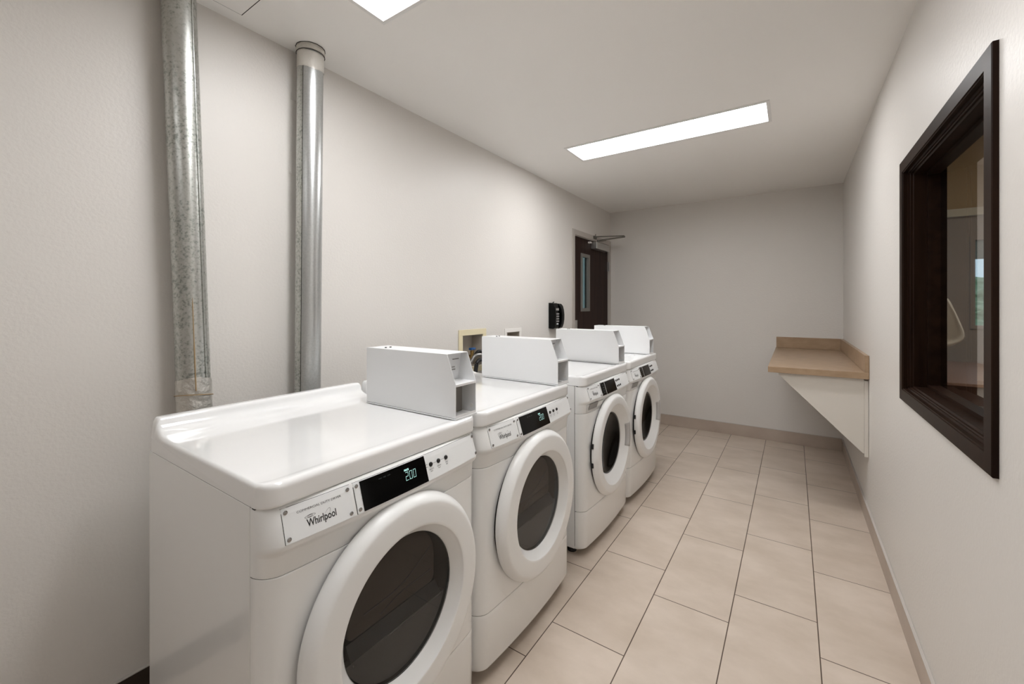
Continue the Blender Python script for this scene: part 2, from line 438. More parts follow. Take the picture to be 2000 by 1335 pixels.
# overlapping seam flap: rough older sheet on the left third
bm = new_bm(); n = 14; rings = []
for j in range(2):
    z = (0.10, ZC-0.07)[j]; c = d2(z); ring = []
    for i in range(n+1):
        a = math.radians(-140 + 76*i/n)
        ring.append(bm.verts.new((c.x+0.0528*math.cos(a), c.y+0.0528*math.sin(a), z)))
    for a in (-64, -140):
        a = math.radians(a); ring.append(bm.verts.new((c.x+0.0508*math.cos(a), c.y+0.0508*math.sin(a), z)))
    rings.append(ring)
A, C = rings; N = len(A)
for i in range(N): bm.faces.new([A[i], A[(i+1)%N], C[(i+1)%N], C[i]])
bm.faces.new(A); bm.faces.new(C); bmesh.ops.recalc_face_normals(bm, faces=bm.faces)
fl = obj('overlap_flap', bm, 'galv', t, off, smooth=True); fl['label'] = 'mottled overlapping sheet edge'
aa = math.radians(-63)
s2 = Vector((0.0518*math.cos(aa), 0.0518*math.sin(aa), 0))
obj('seam_line', tube(new_bm(), [d2(0.10)+s2, d2(ZC-0.07)+s2], 0.0009, 6, 1), 'crack', t, off)
obj('tape_wrap', wrap(ZC-0.100, ZC-0.029, 0.0535, d2, 0.0007, 5), 'tape', t, off, smooth=True, ang=60)
bm = new_bm(); lathe(bm, [(0.050, -0.027), (0.0555, -0.027), (0.0575, -0.012), (0.0560, 0.0), (0.050, 0.0)], 'z', (Q1.x, Q1.y, ZC), 40, True)
obj('ceiling_collar', bm, 'plaster', t, off)
bm = new_bm()
for r, rag, zr in ((0.0580, 0.0016, ZC-0.0012), (0.0560, 0.0008, ZC-0.0275)):
    pts = []
    for i in range(41):
        a = 2*PI*i/40
        rr = r + (random.uniform(-rag, rag) if i < 40 else 0)
        pts.append((Q1.x+rr*math.cos(a), Q1.y+rr*math.sin(a), zr))
    pts[-1] = pts[0]
    tube(bm, pts, 0.0013, 6, 1)
obj('gap_ring', bm, 'crack', t, off)
for z in (2.215, 1.895, 1.44):
    bm = new_bm(); y = 0.977
    if z > 2: tube(bm, [(0.002, y-0.012, z+0.025), (0.002, y-0.012, z), (0.003, y+0.03, z-0.004)], 0.0016, 6, 1)
    else:
        box(bm, 0, 0.0012, y-0.018, y+0.02, z-0.010, z+0.010)
        lathe(bm, [(0.0045, 0.0012), (0.0038, 0.0045), (0, 0.005)], 'x', (0, y-0.010, z), 10)
    obj('wall_clip', bm, 'wall', t, off)

# ------------------------------------------------------------------ laundry machines
W = 0.686
R_C = 0.045
def front_x(t, bow=0.018):
    e = min(t, W-t)
    c = 0.0 if e >= R_C else R_C - math.sqrt(max(0, R_C**2-(R_C-e)**2))
    return 0.932 + bow*(1-((t-W/2)/(W/2))**2) - c
def ysamples(n_corner=9, n_mid=18):
    a = [R_C*(1-math.cos(PI/2*i/n_corner)) for i in range(n_corner+1)]
    m = [R_C + (W-2*R_C)*i/n_mid for i in range(1, n_mid)]
    return a + m + [W-q for q in reversed(a)]
CON = [(0.7510, -0.001), (0.7525, 0.0), (0.792, 0.003), (0.800, 0.008), (0.806, 0.015), (0.8125, 0.019), (0.820, 0.019), (0.885, -0.002), (0.8935, -0.009)]
def con_off(z):
    for (z0, a), (z1, b) in zip(CON[:-1], CON[1:]):
        if z0 <= z <= z1: return a+(b-a)*(z-z0)/(z1-z0)
    return CON[0][1] if z < CON[0][0] else CON[-1][1]
def con_x(t, z): return front_x(t) + con_off(z)
def shell(zs, xf, back=0.8845):
    """bowed strip between heights zs (list of (z, offset)); closed by a flat back at x=back"""
    ys = ysamples(); bm = new_bm(); rows = []
    for z, o in zs: rows.append([bm.verts.new((max(xf(y)+o, back+0.0008), y, z)) for y in ys])
    for A, C in zip(rows[:-1], rows[1:]):
        for i in range(len(ys)-1): bm.faces.new([A[i], A[i+1], C[i+1], C[i]])
    bk = []
    for r in (rows[0], rows[-1]):
        bk.append((bm.verts.new((back, 0, r[0].co.z)), bm.verts.new((back, W, r[0].co.z))))
    bm.faces.new([bk[0][0], *rows[0][:], bk[0][1]][::-1])
    bm.faces.new([bk[1][0], *rows[-1][:], bk[1][1]])
    bm.faces.new([bk[0][0], bk[0][1], bk[1][1], bk[1][0]])
    bm.faces.new([bk[0][0]] + [r[0] for r in rows] + [bk[1][0]])
    bm.faces.new([bk[0][1]] + [r[-1] for r in rows] + [bk[1][1]])
    bmesh.ops.recalc_face_normals(bm, faces=bm.faces)
    return bm
def front_panel_bm(z0, z1, zc, rh):
    """bowed door panel with a round hole"""
    bm = new_bm(); yc = W/2
    ang = set()
    for k in range(96): ang.add(round(2*PI*k/96, 6))
    for sy, zz in ((1, z1), (-1, z1), (1, z0), (-1, z0)):
        ang.add(round(math.atan2(zz-zc, sy*yc) % (2*PI), 6))
    for y in ysamples():
        for zz in (z0, z1): ang.add(round(math.atan2(zz-zc, y-yc) % (2*PI), 6))
    ang = sorted(ang); fr = [0, .2, .4, .55, .68, .78, .85, .90, .935, .96, .98, .992, 1.0]
    rings = [[] for _ in fr]; inner = []
    for a in ang:
        c, s = math.cos(a), math.sin(a)
        k = min((yc/abs(c)) if abs(c) > 1e-9 else 9, ((z1-zc)/s) if s > 1e-9 else ((z0-zc)/s if s < -1e-9 else 9))
        for q, f_ in enumerate(fr):
            r = rh + (k-rh)*f_; y, z = yc+r*c, zc+r*s
            y = min(max(y, 0), W)
            x = front_x(y)
            e = min(z1-z, z-z0)
            if e < 0.002: x -= 0.0015*(1-e/0.002)**2
            rings[q].append(bm.verts.new((x, y, z)))
        inner.append(bm.verts.new((0.86, yc+rh*c, zc+rh*s)))
    n = len(ang)
    for A, C in zip(rings[:-1], rings[1:]):
        for i in range(n): bm.faces.new([A[i], A[(i+1)%n], C[(i+1)%n], C[i]])
    for i in range(n): bm.faces.new([inner[i], inner[(i+1)%n], rings[0][(i+1)%n], rings[0][i]])
    bk = [bm.verts.new((0.8845, v.co.y, v.co.z)) for v in rings[-1]]
    for i in range(n): bm.faces.new([rings[-1][i], rings[-1][(i+1)%n], bk[(i+1)%n], bk[i]])
    bmesh.ops.recalc_face_normals(bm, faces=bm.faces)
    return bm
def top_bm():
    """enamel top: rounded front edge, raised rear ledge, rounded ends"""
    xb, xf, z0, zt, zl = 0.272, 0.938, 0.8952, 0.9455, 0.991
    prof = [(xb, z0), (xb, zl-0.012)]
    for i in range(1, 5): a = PI/2*i/4; prof.append((xb+0.012*(1-math.cos(a)), zl-0.012+0.012*math.sin(a)))
    for i in range(0, 5): a = PI/2*i/4; prof.append((xb+0.033+0.012*math.sin(a), zl-0.012+0.012*math.cos(a)))
    for i in range(1, 11): a = PI/2*i/10; prof.append((xb+0.046+0.086*(1-math.cos(a)), zl-0.014-(zl-0.014-zt)*math.sin(a)))
    prof += [(0.43, zt-0.001), (0.55, zt-0.0015), (0.72, zt-0.0015), (0.86, zt-0.0015), (0.900, zt-0.0015), (0.908, zt-0.0010), (0.914, zt-0.0001), (0.919, zt)]
    for i in range(0, 7): a = PI/2*i/6; prof.append((xf-0.013+0.013*math.sin(a), zt-0.013+0.013*math.cos(a)))
    prof += [(xf, zt-0.017), (xf-0.0005, z0+0.0065), (xf-0.0006, z0+0.0025), (xf-0.003, z0)]
    r = 0.040; n = 14
    end = [r*(1-math.cos(PI/2*i/n)) for i in range(n+1)]
    ys = end + [W*q/8 for q in range(1, 8)] + [W-q for q in reversed(end)]
    ys = sorted(ys)
    bm = new_bm(); rows = []
    rt = 0.012
    for y in ys:
        e = min(y, W-y)
        ci = 0 if e >= r else r-math.sqrt(max(0, r*r-(r-e)**2))
        zd = 0 if e >= rt else rt-math.sqrt(max(0, rt*rt-(rt-e)**2))
        row = []
        for (x, z) in prof:
            f_ = max(0, (x-0.80)/(xf-0.80)); xx = x - ci*f_
            fb = max(0, 1-(x-xb)/0.05); xx += 0.5*ci*fb
            if z > z0+0.010:
                lim = zt - zd if z <= zt + 1e-6 else zt - zd + (z-zt)*min(1, math.sqrt(max(0, 1-(1-min(1, e/0.015))**2)))
                lift = 0.0
                zz = min(z, lim)
            else: zz = z
            row.append(bm.verts.new((xx, y, zz)))
        rows.append(row)
    for A, C in zip(rows[:-1], rows[1:]):
        for i in range(len(prof)-1): bm.faces.new([A[i], A[i+1], C[i+1], C[i]])
        bm.faces.new([A[-1], A[0], C[0], C[-1]])
    bm.faces.new(rows[0]); bm.faces.new(rows[-1][::-1])
    bmesh.ops.recalc_face_normals(bm, faces=bm.faces)
    return bm
def on_console(pts_faces, y0, z0, h=0.0):
    """map a flat mesh (list of 2D verts, faces) onto the console face"""
    bm = new_bm(); P, F = pts_faces
    vs = [bm.verts.new((con_x(y0+p[0], z0+p[1])+h, y0+p[0], z0+p[1])) for p in P]
    for f_ in F:
        try: bm.faces.new([vs[i] for i in f_])
        except ValueError: pass
    return bm
def plate(bm, ya, yb, za, zb, h0, h1, n=10, m=6, rad=0.0):
    """thin plate following the console from height h0 to h1 above it"""
    top = []; bot = []
    for j in range(m+1):
        z = za+(zb-za)*j/m; rt, rb = [], []
        for i in range(n+1):
            y = ya+(yb-ya)*i/n
            rt.append(bm.verts.new((con_x(y, z)+h1, y, z))); rb.append(bm.verts.new((con_x(y, z)+h0, y, z)))
        top.append(rt); bot.append(rb)
    for j in range(m):
        for i in range(n):
            bm.faces.new([top[j][i], top[j][i+1], top[j+1][i+1], top[j+1][i]])
            bm.faces.new([bot[j][i+1], bot[j][i], bot[j+1][i], bot[j+1][i+1]])
    for i in range(n):
        bm.faces.new([bot[0][i], bot[0][i+1], top[0][i+1], top[0][i]]); bm.faces.new([top[m][i], top[m][i+1], bot[m][i+1], bot[m][i]])
    for j in range(m):
        bm.faces.new([top[j][0], top[j+1][0], bot[j+1][0], bot[j][0]]); bm.faces.new([bot[j][n], bot[j+1][n], top[j+1][n], top[j][n]])
    return bm
def text_mesh(s, size, width=None, shear=0.0, fit=None):
    cu = bpy.data.curves.new('txt', 'FONT'); cu.body = s; cu.size = size; cu.shear = shear
    cu.align_x = 'CENTER'; cu.align_y = 'CENTER'; cu.resolution_u = 3
    if width: cu.offset = width
    o = bpy.data.objects.new('txt', cu); COL.objects.link(o)
    dg = bpy.context.evaluated_depsgraph_get(); me = bpy.data.meshes.new_from_object(o.evaluated_get(dg))
    P = [(v.co.x, v.co.y) for v in me.vertices]; F = [tuple(p.vertices) for p in me.polygons]
    bpy.data.objects.remove(o); bpy.data.curves.remove(cu); bpy.data.meshes.remove(me)
    if fit and P:
        x0, x1 = min(p[0] for p in P), max(p[0] for p in P); k = fit/(x1-x0)
        P = [((p[0]-(x0+x1)/2)*k, p[1]) for p in P]
    return P, F
def flat_ring(a, b, wd, rot=0.0, a0=0, a1=2*PI, n=48, taper=False):
    P, F = [], []; closed = abs(a1-a0-2*PI) < 1e-6
    for i in range(n+1):
        t = a0+(a1-a0)*i/n; w_ = wd*(math.sin(PI*i/n) if taper else 1)
        for s in (-0.5, 0.5):
            x, y = (a+s*w_)*math.cos(t), (b+s*w_)*math.sin(t)
            P.append((x*math.cos(rot)-y*math.sin(rot), x*math.sin(rot)+y*math.cos(rot)))
    for i in range(n): F.append((2*i, 2*i+1, 2*i+3, 2*i+2))
    return P, F
SEGS = {'0': 'abcdef', '2': 'abged'}
def seven(s, h, w_, t):
    P, F = [], []
    def r(x0, x1, y0, y1):
        k = len(P); P.extend([(x0,y0),(x1,y0),(x1,y1),(x0,y1)]); F.append((k,k+1,k+2,k+3))
    x = 0
    for c in s:
        if c == '.': r(x-0.0022, x-0.0022+t, 0, t); continue
        sg = SEGS[c]; g = t*0.25
        if 'a' in sg: r(x+g, x+w_-g, h-t, h)
        if 'g' in sg: r(x+g, x+w_-g, h/2-t/2, h/2+t/2)
        if 'd' in sg: r(x+g, x+w_-g, 0, t)
        if 'f' in sg: r(x, x+t, h/2+g, h-g)
        if 'b' in sg: r(x+w_-t, x+w_, h/2+g, h-g)
        if 'e' in sg: r(x, x+t, g, h/2-g)
        if 'c' in sg: r(x+w_-t, x+w_, g, h/2-g)
        x += w_*1.45
    P = [(p[0]+p[1]*0.10, p[1]) for p in P]
    return P, F
OX = 0.6
OFF = (-OX, -W/2, 0)
def screw(parent, y, z, h=0.0018):
    bm = new_bm(); x = con_x(y, z)+h
    lathe(bm, [(0.0048, 0.0), (0.0045, 0.0014), (0.003, 0.0022), (0, 0.0024)], 'x', (x, y, z), 14)
    s = obj('screw', bm, 'chrome', parent, OFF, smooth=True)
    return s
def make_machine(kind, loc, label):
    dry = kind == 'dryer'
    t = thing('clothes_dryer' if dry else 'washing_machine', label, 'dryer' if dry else 'washing machine', loc,
              'front loading commercial dryers in the row' if dry else 'front loading commercial washers in the row')
    # cabinet
    bm = new_bm()
    th = 0.02
    for (ya, yb_) in ((0, th), (W-th, W)): box(bm, 0.275, 0.882, ya, yb_, 0.045, 0.8937)
    box(bm, 0.275, 0.295, th, W-th, 0.045, 0.8955)
    box(bm, 0.295, 0.872, th, W-th, 0.045, 0.065)
    box(bm, 0.295, 0.872, th, W-th, 0.875, 0.8955)
    obj('cabinet', bm, 'white', t, OFF, bevel=0.0025)
    obj('top_panel', top_bm(), 'top', t, OFF, smooth=True, ang=50)
    # kick plate shadow base + feet
    for fx in (0.33, 0.84):
        for fy in (0.06, W-0.06):
            bm = new_bm(); lathe(bm, [(0, 0.0), (0.024, 0.0), (0.026, 0.008), (0.018, 0.020), (0.010, 0.024), (0.010, 0.05), (0, 0.05)], 'z', (fx, fy, 0), 20)
            obj('foot', bm, 'rubber', t, OFF, smooth=True)
    # lower panel
    zs = [(0.052, -0.045), (0.047, -0.010), (0.050, -0.003), (0.058, 0.0), (0.225, 0.0), (0.2375, 0.0), (0.2400, -0.0012), (0.2404, -0.004)]
    obj('lower_panel', shell(zs, lambda y: front_x(y)), 'white', t, OFF, smooth=True, ang=40)
    # door panel
    zc = 0.520; rh = 0.20
    obj('front_panel', front_panel_bm(0.2418, 0.7496, zc, rh), 'white', t, OFF, smooth=True, ang=50)
    bm = shell([(0.2385, -0.003), (0.2435, -0.003)], lambda y: front_x(y))
    for f_ in (shell([(0.748, -0.003), (0.753, -0.003)], lambda y: front_x(y)), shell([(0.890, -0.0035), (0.8995, -0.0035)], lambda y: min(front_x(y)-0.009, 0.936))):
        me_ = bpy.data.meshes.new('tmp'); f_.to_mesh(me_); f_.free(); bm.from_mesh(me_); bpy.data.meshes.remove(me_)
    box(bm, 0.300, 0.90, 0.0012, W-0.0012, 0.8915, 0.8985)
    box(bm, 0.872, 0.8855, 0.0016, 0.018, 0.06, 0.895); box(bm, 0.872, 0.8855, W-0.018, W-0.0016, 0.06, 0.895)
    obj('seam_shade', bm, 'dark', t, OFF)  # dark strips that paint shade into the panel seams
    # console
    con = obj('console', shell([(z, o) for z, o in CON], lambda y: front_x(y)), 'plastic', t, OFF, smooth=True, ang=60)
    yl0, yl1 = (0.037, 0.190) if dry else (0.037, 0.168)
    zp0, zp1 = 0.8205, 0.8875
    def C(name, bm, m, **k): return obj(name, bm, m, con, OFF, **k)
    C('plate_gap', plate(plate(new_bm(), yl0-0.0009, yl1+0.0009, zp0-0.0009, zp1+0.0007, -0.0005, 0.0003), yl1+0.008, W-0.021, zp0-0.0009, zp1+0.0007, -0.0005, 0.0003, 26), 'plate_edge')
    C('name_plate', plate(new_bm(), yl0, yl1, zp0, zp1, -0.0005, 0.0018), 'plate')
    yc0, yc1 = yl1+0.0095, W-0.022
    C('control_plate', plate(new_bm(), yc0, yc1, zp0, zp1, -0.0005, 0.0018, 26), 'plate')
    for y in (yl0+0.007, yl1-0.007):
        for z in (zp0+0.008, zp1-0.008): screw(con, y, z)
    for y in (yc0+0.007, yc1-0.007):
        for z in (zp0+0.008, zp1-0.008): screw(con, y, z)
    ym = (yl0+yl1)/2+0.002
    k = 1.0 if dry else 0.86
    P, F = text_mesh('Whirlpool', 0.021, 0.0003, fit=0.066*k)
    C('brand_lettering', on_console((P, F), ym, 0.8445, 0.0022), 'ink')
    C('brand_swoosh', on_console(flat_ring(0.0165, 0.0052, 0.0009, math.radians(52), -2.6, 1.9, 40, True), ym+0.010, 0.845, 0.0021), 'grey')
    P, F = flat_ring(0.0115*k, 0.0024, 0.0006, 0.05)
    P2, F2 = flat_ring(0.0052*k, 0.0018, 0.0006, 0.05)
    n0 = len(P); P = P+P2; F = F+[tuple(i+n0 for i in f_) for f_ in F2]
    C('brand_emblem', on_console((P, F), ym-0.024*k, 0.8575, 0.0021), 'ink')
    C('caption_lettering', on_console(text_mesh('COMMERCIAL DUTY DRYER' if dry else 'COMMERCIAL DUTY WASHER', 0.0062, fit=0.100*k), ym, 0.8725, 0.0021), 'ink')
    if dry:
        yd0, yd1 = yc0+0.0165, yc0+0.226
        C('display_screen', plate(new_bm(), yd0, yd1, 0.8215, 0.8865, 0.001, 0.0032, 12), 'black')
        C('price_digits', on_console(seven('2.00', 0.020, 0.0092, 0.0010), yd0+0.133, 0.8465, 0.0036), 'segment')
        C('price_caption', on_console(text_mesh('PRICE', 0.0062, 0.0003), yd0+0.140, 0.8715, 0.0036), 'segment')
        # faint print on the screen
        C('screen_print', on_console(text_mesh('HIGH    MED    LOW', 0.0040), yd0+0.070, 0.8765, 0.0035), 'segment_dim')
        by = [yd1+0.020, yd1+0.052, yd1+0.085]
        for q, y in enumerate(by):
            bm = new_bm(); z = 0.859; x = con_x(y, z)
            lathe(bm, [(0.0066, 0.001), (0.0066, 0.0035), (0.0052, 0.0052), (0.002, 0.0045), (0, 0.0045)], 'x', (x, y, z), 20)
            C('button', bm, 'satin_black', smooth=True)
        P, F = [], []
        for a, b in zip(by[:-1], by[1:]):
            k0 = len(P); P += [(a+0.007, -0.0003), (b-0.007, -0.0003), (b-0.007, 0.0003), (a+0.007, 0.0003)]; F.append((k0, k0+1, k0+2, k0+3))
        for y, s in zip(by, ('DELICATE', 'NORMAL', 'HIGH')):
            for ln, tx in enumerate((s, 'HEAT')):
                p, f_ = text_mesh(tx, 0.0042); k0 = len(P)
                P += [(a+y, b-0.0125-0.0052*ln) for a, b in p]; F += [tuple(i+k0 for i in g_) for g_ in f_]
        p, f_ = flat_ring(0.0040, 0.0040, 0.0007, 0, 0.6, 5.7, 20); k0 = len(P)
        P += [(a+by[0]-0.0155, b) for a, b in p]; F += [tuple(i+k0 for i in g_) for g_ in f_]
        C('button_print', on_console((P, F), 0, 0.859, 0.0021), 'ink')
    else:
        yd0, yd1 = yc0+0.006, yc0+0.215
        C('display_screen', plate(new_bm(), yd0, yd1, 0.8215, 0.8865, 0.001, 0.0032, 12), 'black')
        bm = plate(new_bm(), yd0+0.052, yd0+0.0545, 0.8235, 0.8850, 0.003, 0.0036, 1)
        C('display_divider', bm, 'plate')
        P, F = [], []
        for i, s in enumerate(('WASH', 'RINSE', 'SPIN', 'DONE')):
            p, f_ = text_mesh(s, 0.0075); k0 = len(P)
            P += [(a, b-0.013*i) for a, b in p]; F += [tuple(q+k0 for q in g_) for g_ in f_]
        C('screen_print', on_console((P, F), yd0+0.028, 0.8735, 0.0036), 'segment_dim')
        for z in (0.869, 0.839):
            for q in range(3):
                y = yd1+0.020+0.027*q; bm = new_bm(); x = con_x(y, z)
                lathe(bm, [(0.0068, 0.001), (0.0068, 0.0035), (0.0052, 0.0052), (0.002, 0.0045), (0, 0.0045)], 'x', (x, y, z), 18)
                C('button', bm, 'satin_black', smooth=True)
        # detergent drawer front under the name plate
        bm = new_bm(); ya, yb_ = 0.030, 0.215
        pts = ysamples()
        rows = []
        for z, o in ((0.757, 0.0015), (0.785, 0.0035), (0.795, 0.0065)):
            rows.append([bm.verts.new((con_x(ya+(yb_-ya)*i/16, z)+o*0.8, ya+(yb_-ya)*i/16, z)) for i in range(17)])
        for A, C_ in zip(rows[:-1], rows[1:]):
            for i in range(16): bm.faces.new([A[i], A[i+1], C_[i+1], C_[i]])
        dr = obj('detergent_drawer', bm, 'plastic', t, OFF, smooth=True)
        md = dr.modifiers.new('thick', 'SOLIDIFY'); md.thickness = 0.004; md.offset = -1
        bm = new_bm(); n = 10; rows = []
        for z, o in ((0.7655, 0.0030), (0.7985, 0.0110)):
            rows.append([bm.verts.new((con_x(0.045+0.095*i/n, z)+o*0.6, 0.045+0.095*i/n, z)) for i in range(n+1)])
        for i in range(n): bm.faces.new([rows[0][i], rows[0][i+1], rows[1][i+1], rows[1][i]])
        hd = obj('pull_recess', bm, 'grey', dr, OFF); md = hd.modifiers.new('thick', 'SOLIDIFY'); md.thickness = 0.002
    # ---- door
    c = (0, W/2, zc)
    if dry:
        prof = [(0.196, 0.950), (0.280, 0.950), (0.2835, 0.953), (0.2845, 0.958), (0.2842, 0.964), (0.2825, 0.970), (0.2785, 0.977), (0.2735, 0.9832), (0.2690, 0.9875), (0.2650, 0.9900), (0.2620, 0.9910), (0.2590, 0.9915),
                (0.250, 0.9920), (0.212, 0.9930), (0.2065, 0.9929), (0.2048, 0.9921), (0.2038, 0.9905), (0.2028, 0.9888), (0.200, 0.9855), (0.182, 0.9640), (0.1800, 0.9615), (0.1785, 0.958), (0.1785, 0.950), (0.1785, 0.940), (0.196, 0.940)]
    else:
        prof = [(0.196, 0.950), (0.280, 0.950), (0.2835, 0.953), (0.2845, 0.957), (0.2842, 0.961), (0.2825, 0.966), (0.2785, 0.972), (0.2740, 0.977), (0.2700, 0.9805), (0.2660, 0.9830), (0.2630, 0.9840), (0.2600, 0.9845),
                (0.250, 0.9850), (0.230, 0.9850), (0.2250, 0.9848), (0.2236, 0.9840), (0.2226, 0.9828), (0.2195, 0.9802), (0.180, 0.9515), (0.178, 0.9495), (0.174, 0.946), (0.172, 0.938), (0.196, 0.938)]
    door = obj('door', lathe(new_bm(), prof, 'x', c, 96, True), 'plastic', t, OFF, smooth=True, ang=75)
    # dark shadow gap plate behind the rim
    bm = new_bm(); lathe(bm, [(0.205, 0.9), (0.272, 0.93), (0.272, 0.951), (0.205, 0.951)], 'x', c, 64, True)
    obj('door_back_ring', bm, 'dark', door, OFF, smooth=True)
    if dry:
        bm = new_bm(); lathe(bm, [(0, 0.960), (0.1783, 0.960), (0.1783, 0.956), (0, 0.956)], 'x', c, 64)
        obj('door_glass', bm, 'smoke', door, OFF)
        # well behind the glass, with a rounded square inner window and sloping tray
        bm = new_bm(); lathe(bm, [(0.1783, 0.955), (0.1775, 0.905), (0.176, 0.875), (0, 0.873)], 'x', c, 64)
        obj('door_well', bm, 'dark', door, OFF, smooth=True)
        bm = new_bm(); pts = []
        hw, rr, zt_, zb_ = 0.146, 0.045, zc+0.158, zc-0.024
        for (sy, cz, a0_) in ((1, zt_-0.10, 0), (-1, zt_-0.10, 90), (-1, zb_+0.018, 180), (1, zb_+0.018, 270)):
            rq = 0.10 if cz > zc else 0.018
            for q in range(7):
                a = math.radians(a0_+15*q)
                pts.append((W/2+sy*(hw-rq)+rq*math.cos(a), cz+rq*math.sin(a)))
        prism(bm, pts, 'x', 0.905, 0.9255)
        obj('inner_window', bm, 'inner', door, OFF, bevel=0.003)
        for q in range(2):
            obj('window_ring', tube(new_bm(), [(0.9262, W/2-0.10+0.05*q, zc+0.02-0.03*q), (0.9262, W/2+0.02, zc+0.03-0.02*q), (0.9262, W/2+0.135, zc+0.085-0.07*q)], 0.0012, 6, 6), 'inner2', door, OFF)
        bm = new_bm(); z1_ = zc-0.056; r_ = 0.1750
        half = math.sqrt(r_*r_-0.056**2)
        pts = [(W/2-half, z1_), (W/2+half, z1_)]
        a1 = math.atan2(-0.056, half)
        for q in range(1, 24):
            a = a1 - (PI+2*a1)*q/24
            pts.append((W/2+r_*math.cos(a), zc+r_*math.sin(a)))
        prism(bm, pts, 'x', 0.930, 0.9475)
        obj('lint_tray', bm, 'inner2', door, OFF)
        bm = prism(new_bm(), [(0.9255, zb_-0.001), (0.9475, z1_+0.0002), (0.932, z1_+0.0002), (0.915, zb_-0.001)], 'y', W/2-0.150, W/2+0.150)
        obj('tray_slope', bm, 'slope', door, OFF)
        bm = tube(new_bm(), [(0.9485, W/2-0.055, z1_-0.002), (0.9485, W/2+0.148, z1_-0.002)], 0.0011, 6, 1)
        obj('tray_edge', bm, 'chrome', door, OFF)
        bm = new_bm(); lathe(bm, [(0.003, 0), (0.002, 0.0015), (0, 0.002)], 'x', (0.9475, W/2-0.145, z1_-0.010), 10)
        obj('tray_rivet', bm, 'chrome', door, OFF)
    else:
        bm = new_bm(); lathe(bm, [(0.1725, 0.944), (0.160, 0.942), (0.135, 0.934), (0.100, 0.925), (0.05, 0.918), (0, 0.916), ], 'x', c, 64)
        gl = obj('door_glass', bm, 'smoke_dark', door, OFF, smooth=True); md = gl.modifiers.new('thick', 'SOLIDIFY'); md.thickness = 0.004; md.offset = -1
        bm = new_bm(); lathe(bm, [(0.1745, 0.936), (0.178, 0.92), (0.180, 0.88), (0.178, 0.875)], 'x', c, 64)
        obj('door_gasket', bm, 'rubber', door, OFF, smooth=True)
        bm = new_bm(); lathe(bm, [(0.178, 0.875), (0.19, 0.86), (0.19, 0.56), (0.12, 0.54), (0, 0.535)], 'x', c, 48)
        obj('wash_drum', bm, 'drum', t, OFF, smooth=True)
        # grey plate painting the hand recess's shade at the ring's opening side
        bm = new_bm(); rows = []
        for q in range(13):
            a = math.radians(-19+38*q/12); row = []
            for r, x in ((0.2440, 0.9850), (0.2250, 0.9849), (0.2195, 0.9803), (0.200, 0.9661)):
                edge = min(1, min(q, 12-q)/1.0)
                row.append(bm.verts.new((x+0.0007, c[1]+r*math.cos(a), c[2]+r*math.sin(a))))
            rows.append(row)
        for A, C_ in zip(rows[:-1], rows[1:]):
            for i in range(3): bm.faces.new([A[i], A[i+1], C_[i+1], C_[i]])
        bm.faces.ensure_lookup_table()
        hr = obj('hand_recess_shade', bm, 'recess_shade', door, OFF, smooth=True)
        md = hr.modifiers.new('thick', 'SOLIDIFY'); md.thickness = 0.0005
        for dz in (-0.045, 0.055):
            bm = B(0.948, 0.962, c[1]-0.2865, c[1]-0.276, zc+dz-0.013, zc+dz+0.013)
            obj('hinge', bm, 'rubber', door, OFF, bevel=0.002)
    return t

D1 = make_machine('dryer', (OX, 0.412+W/2, 0), 'nearest white front loading dryer in the left foreground, its whole left side in view')
dup(D1, (OX, 1.116+W/2, 0), 'second white dryer from the front, between the nearest dryer and the gap in the row')
XW = -0.012
W3 = make_machine('washer', (OX+XW, 1.985+W/2, 0), 'white front loading washer directly after the gap behind the two dryers')
dup(W3, (OX+XW, 2.690+W/2, 0), 'farthest white front loading washer, last in the row before the door')

